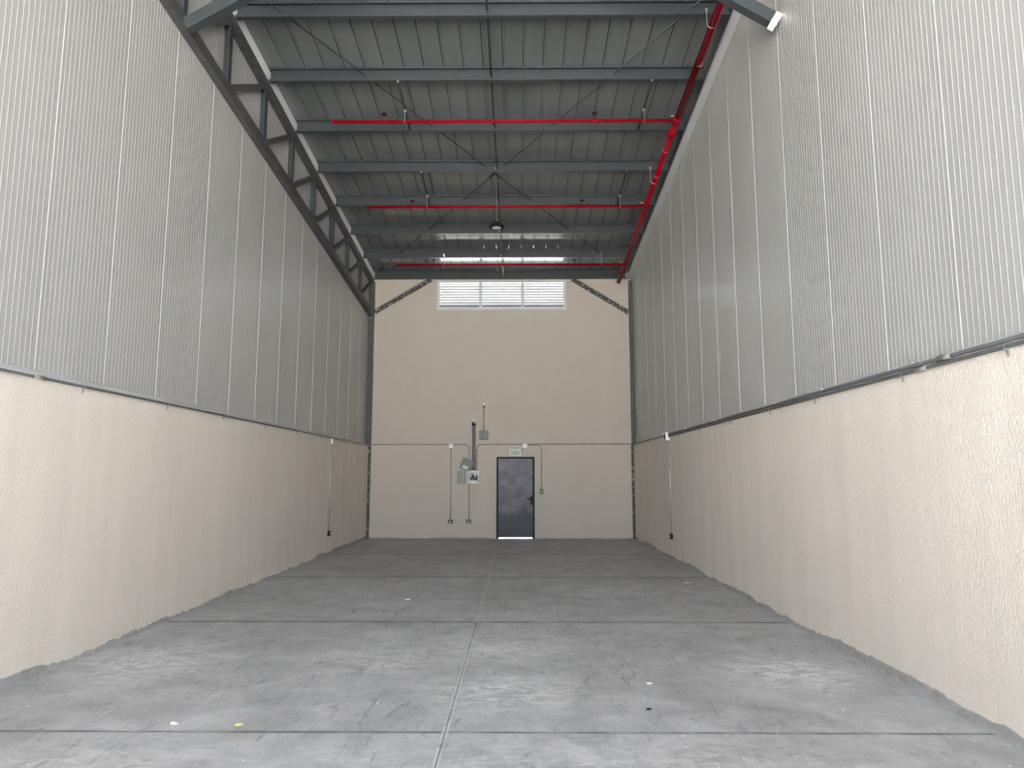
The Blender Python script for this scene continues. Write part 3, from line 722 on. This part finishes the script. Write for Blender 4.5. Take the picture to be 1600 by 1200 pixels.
for k in range(5):
    MB().ebox(px0 + .062 + k * .036, px0 + .094 + k * .036, D - .085, D - .03, 1.535, 1.615, .003).build('breaker', 'box_grey' if k % 2 else 'black_plastic', t)
rnd = random.Random(4)
for k in range(12):
    xa = px0 + .03 + rnd.random() * .23; xb = px0 + .03 + rnd.random() * .23
    pts = [(xa, D - .03, pz1 - .02), (xa + rnd.uniform(-.03, .03), D - .075, 1.72), (xb + rnd.uniform(-.04, .04), D - .09, 1.67), (xb, D - .06, 1.60)]
    MB().tube(pts, .007, 6).build('wire', ['plastic_white', 'wire', 'plastic_white'][k % 3], t)
for s in (0, 1):
    MB().tube([(px0 + .03 + s * .235, D - .04, 1.70), (px0 + .018 + s * .25, D - .09, 1.62), (px0 + .03 + s * .235, D - .09, 1.53), (px0 + .07 + s * .15, D - .05, 1.48)], .008, 6).build('wire', 'wire', t)

# exit sign
t = thing('exit_sign', 'pale exit sign with green lettering above the dark door', 'sign', (-.077, D, 2.176))
MB().ebox(-.232, .077, D - .022, D - .002, 2.180, 2.365, .004).build('sign_plate', 'sign_plate', t)
cu = bpy.data.curves.new('lettering', 'FONT'); cu.body = 'SALIDA'; cu.size = .115; cu.align_x = 'CENTER'; cu.align_y = 'CENTER'; cu.extrude = .0015
to = bpy.data.objects.new('lettering_source', cu); C.objects.link(to)
bpy.context.view_layer.update()
me = bpy.data.meshes.new_from_object(to.evaluated_get(bpy.context.evaluated_depsgraph_get()))
bpy.data.objects.remove(to)
xs = [v.co.x for v in me.vertices]; zs = [v.co.y for v in me.vertices]
sx = .225 / (max(xs) - min(xs)); sz = .105 / (max(zs) - min(zs)); mx, mz = (max(xs) + min(xs)) / 2, (max(zs) + min(zs)) / 2
for v in me.vertices: v.co = Vector(((v.co.x - mx) * sx, -v.co.z, (v.co.y - mz) * sz))
me.materials.clear(); me.materials.append(MATS['sign_green'])
lt = bpy.data.objects.new('lettering', me); C.objects.link(lt); lt.parent = t
lt.location = Vector((-.077, D - .024, 2.272)) - t.location
MB().tube([(.085, D - .01, 2.30), (.11, D - .012, 2.36), (.15, D - .012, 2.392)], .006, 6).build('cable', 'wire', t)

# ------------------------------------------------------------------ litter on the floor
def scrap(x, y, r, m_, lb, cat, nm, sd_):
    rnd = random.Random(sd_); k = 9; V = []
    for lay in (0.0015, .006):
        for i in range(k):
            a_ = 2 * math.pi * i / k; q = r * rnd.uniform(.55, 1.15)
            V.append((x + q * math.cos(a_) * 1.5, y + q * math.sin(a_), lay + rnd.uniform(0, .008) * (lay > .002)))
    V.append((x, y, .012))
    F = [tuple(reversed(range(k)))] + [(i, (i + 1) % k, k + (i + 1) % k, k + i) for i in range(k)] + [(k + i, k + (i + 1) % k, 2 * k) for i in range(k)]
    tag(MB().add(V, F).build(nm, m_, origin=(x, y, 0)), lb, cat)
scrap(-1.858, 4.93, .022, 'yellow_scrap', 'small yellow scrap on the floor just beyond the nearest cross joint', 'scrap', 'paper_scrap', 1)
scrap(-2.304, 4.945, .020, 'flake', 'small white scrap on the floor left of the yellow scrap', 'scrap', 'plaster_scrap', 2)
scrap(-1.484, 9.735, .028, 'flake', 'white scrap on the floor between the second and third cross joints', 'scrap', 'plaster_scrap', 3)
scrap(2.624, 11.256, .045, 'flake', 'white scrap on the floor near the right wall before the third joint', 'scrap', 'plaster_scrap', 4)
scrap(.927, 5.26, .014, 'black_plastic', 'tiny black scrap on the floor right of the middle joint', 'scrap', 'rubber_scrap', 5)
scrap(1.041, 5.883, .016, 'flake', 'tiny white scrap on the floor beyond the black scrap', 'scrap', 'plaster_scrap', 6)
V = []; F = []; rnd = random.Random(11)
for i in range(260):
    if i < 120: x_, y_ = rnd.uniform(-3.9, 3.0), rnd.uniform(3.6, 9)
    elif i < 190: x_, y_ = XR - .06 - abs(rnd.gauss(0, .25)), rnd.uniform(3.8, 12)
    elif i < 225: x_, y_ = 2.3 + rnd.gauss(0, .3), 6.2 + rnd.gauss(0, .35)
    else: x_, y_ = XL + .06 + abs(rnd.gauss(0, .3)), rnd.uniform(5, 10)
    if not (XL + .05 < x_ < XR - .05): continue
    r_ = rnd.choice((.003, .004, .005, .007)); o_ = len(V); a0 = rnd.random() * 3
    for k in range(5): V.append((x_ + r_ * math.cos(a0 + k * 1.2566) * rnd.uniform(.7, 1.4), y_ + r_ * math.sin(a0 + k * 1.2566), .001))
    V.append((x_, y_, .001 + r_ * .8))
    F += [(o_ + k, o_ + (k + 1) % 5, o_ + 5) for k in range(5)]
o = MB().add(V, F).build('plaster_crumbs', 'flake'); o['kind'] = 'stuff'
tag(o, 'white plaster crumbs strewn over the concrete floor', 'crumbs')
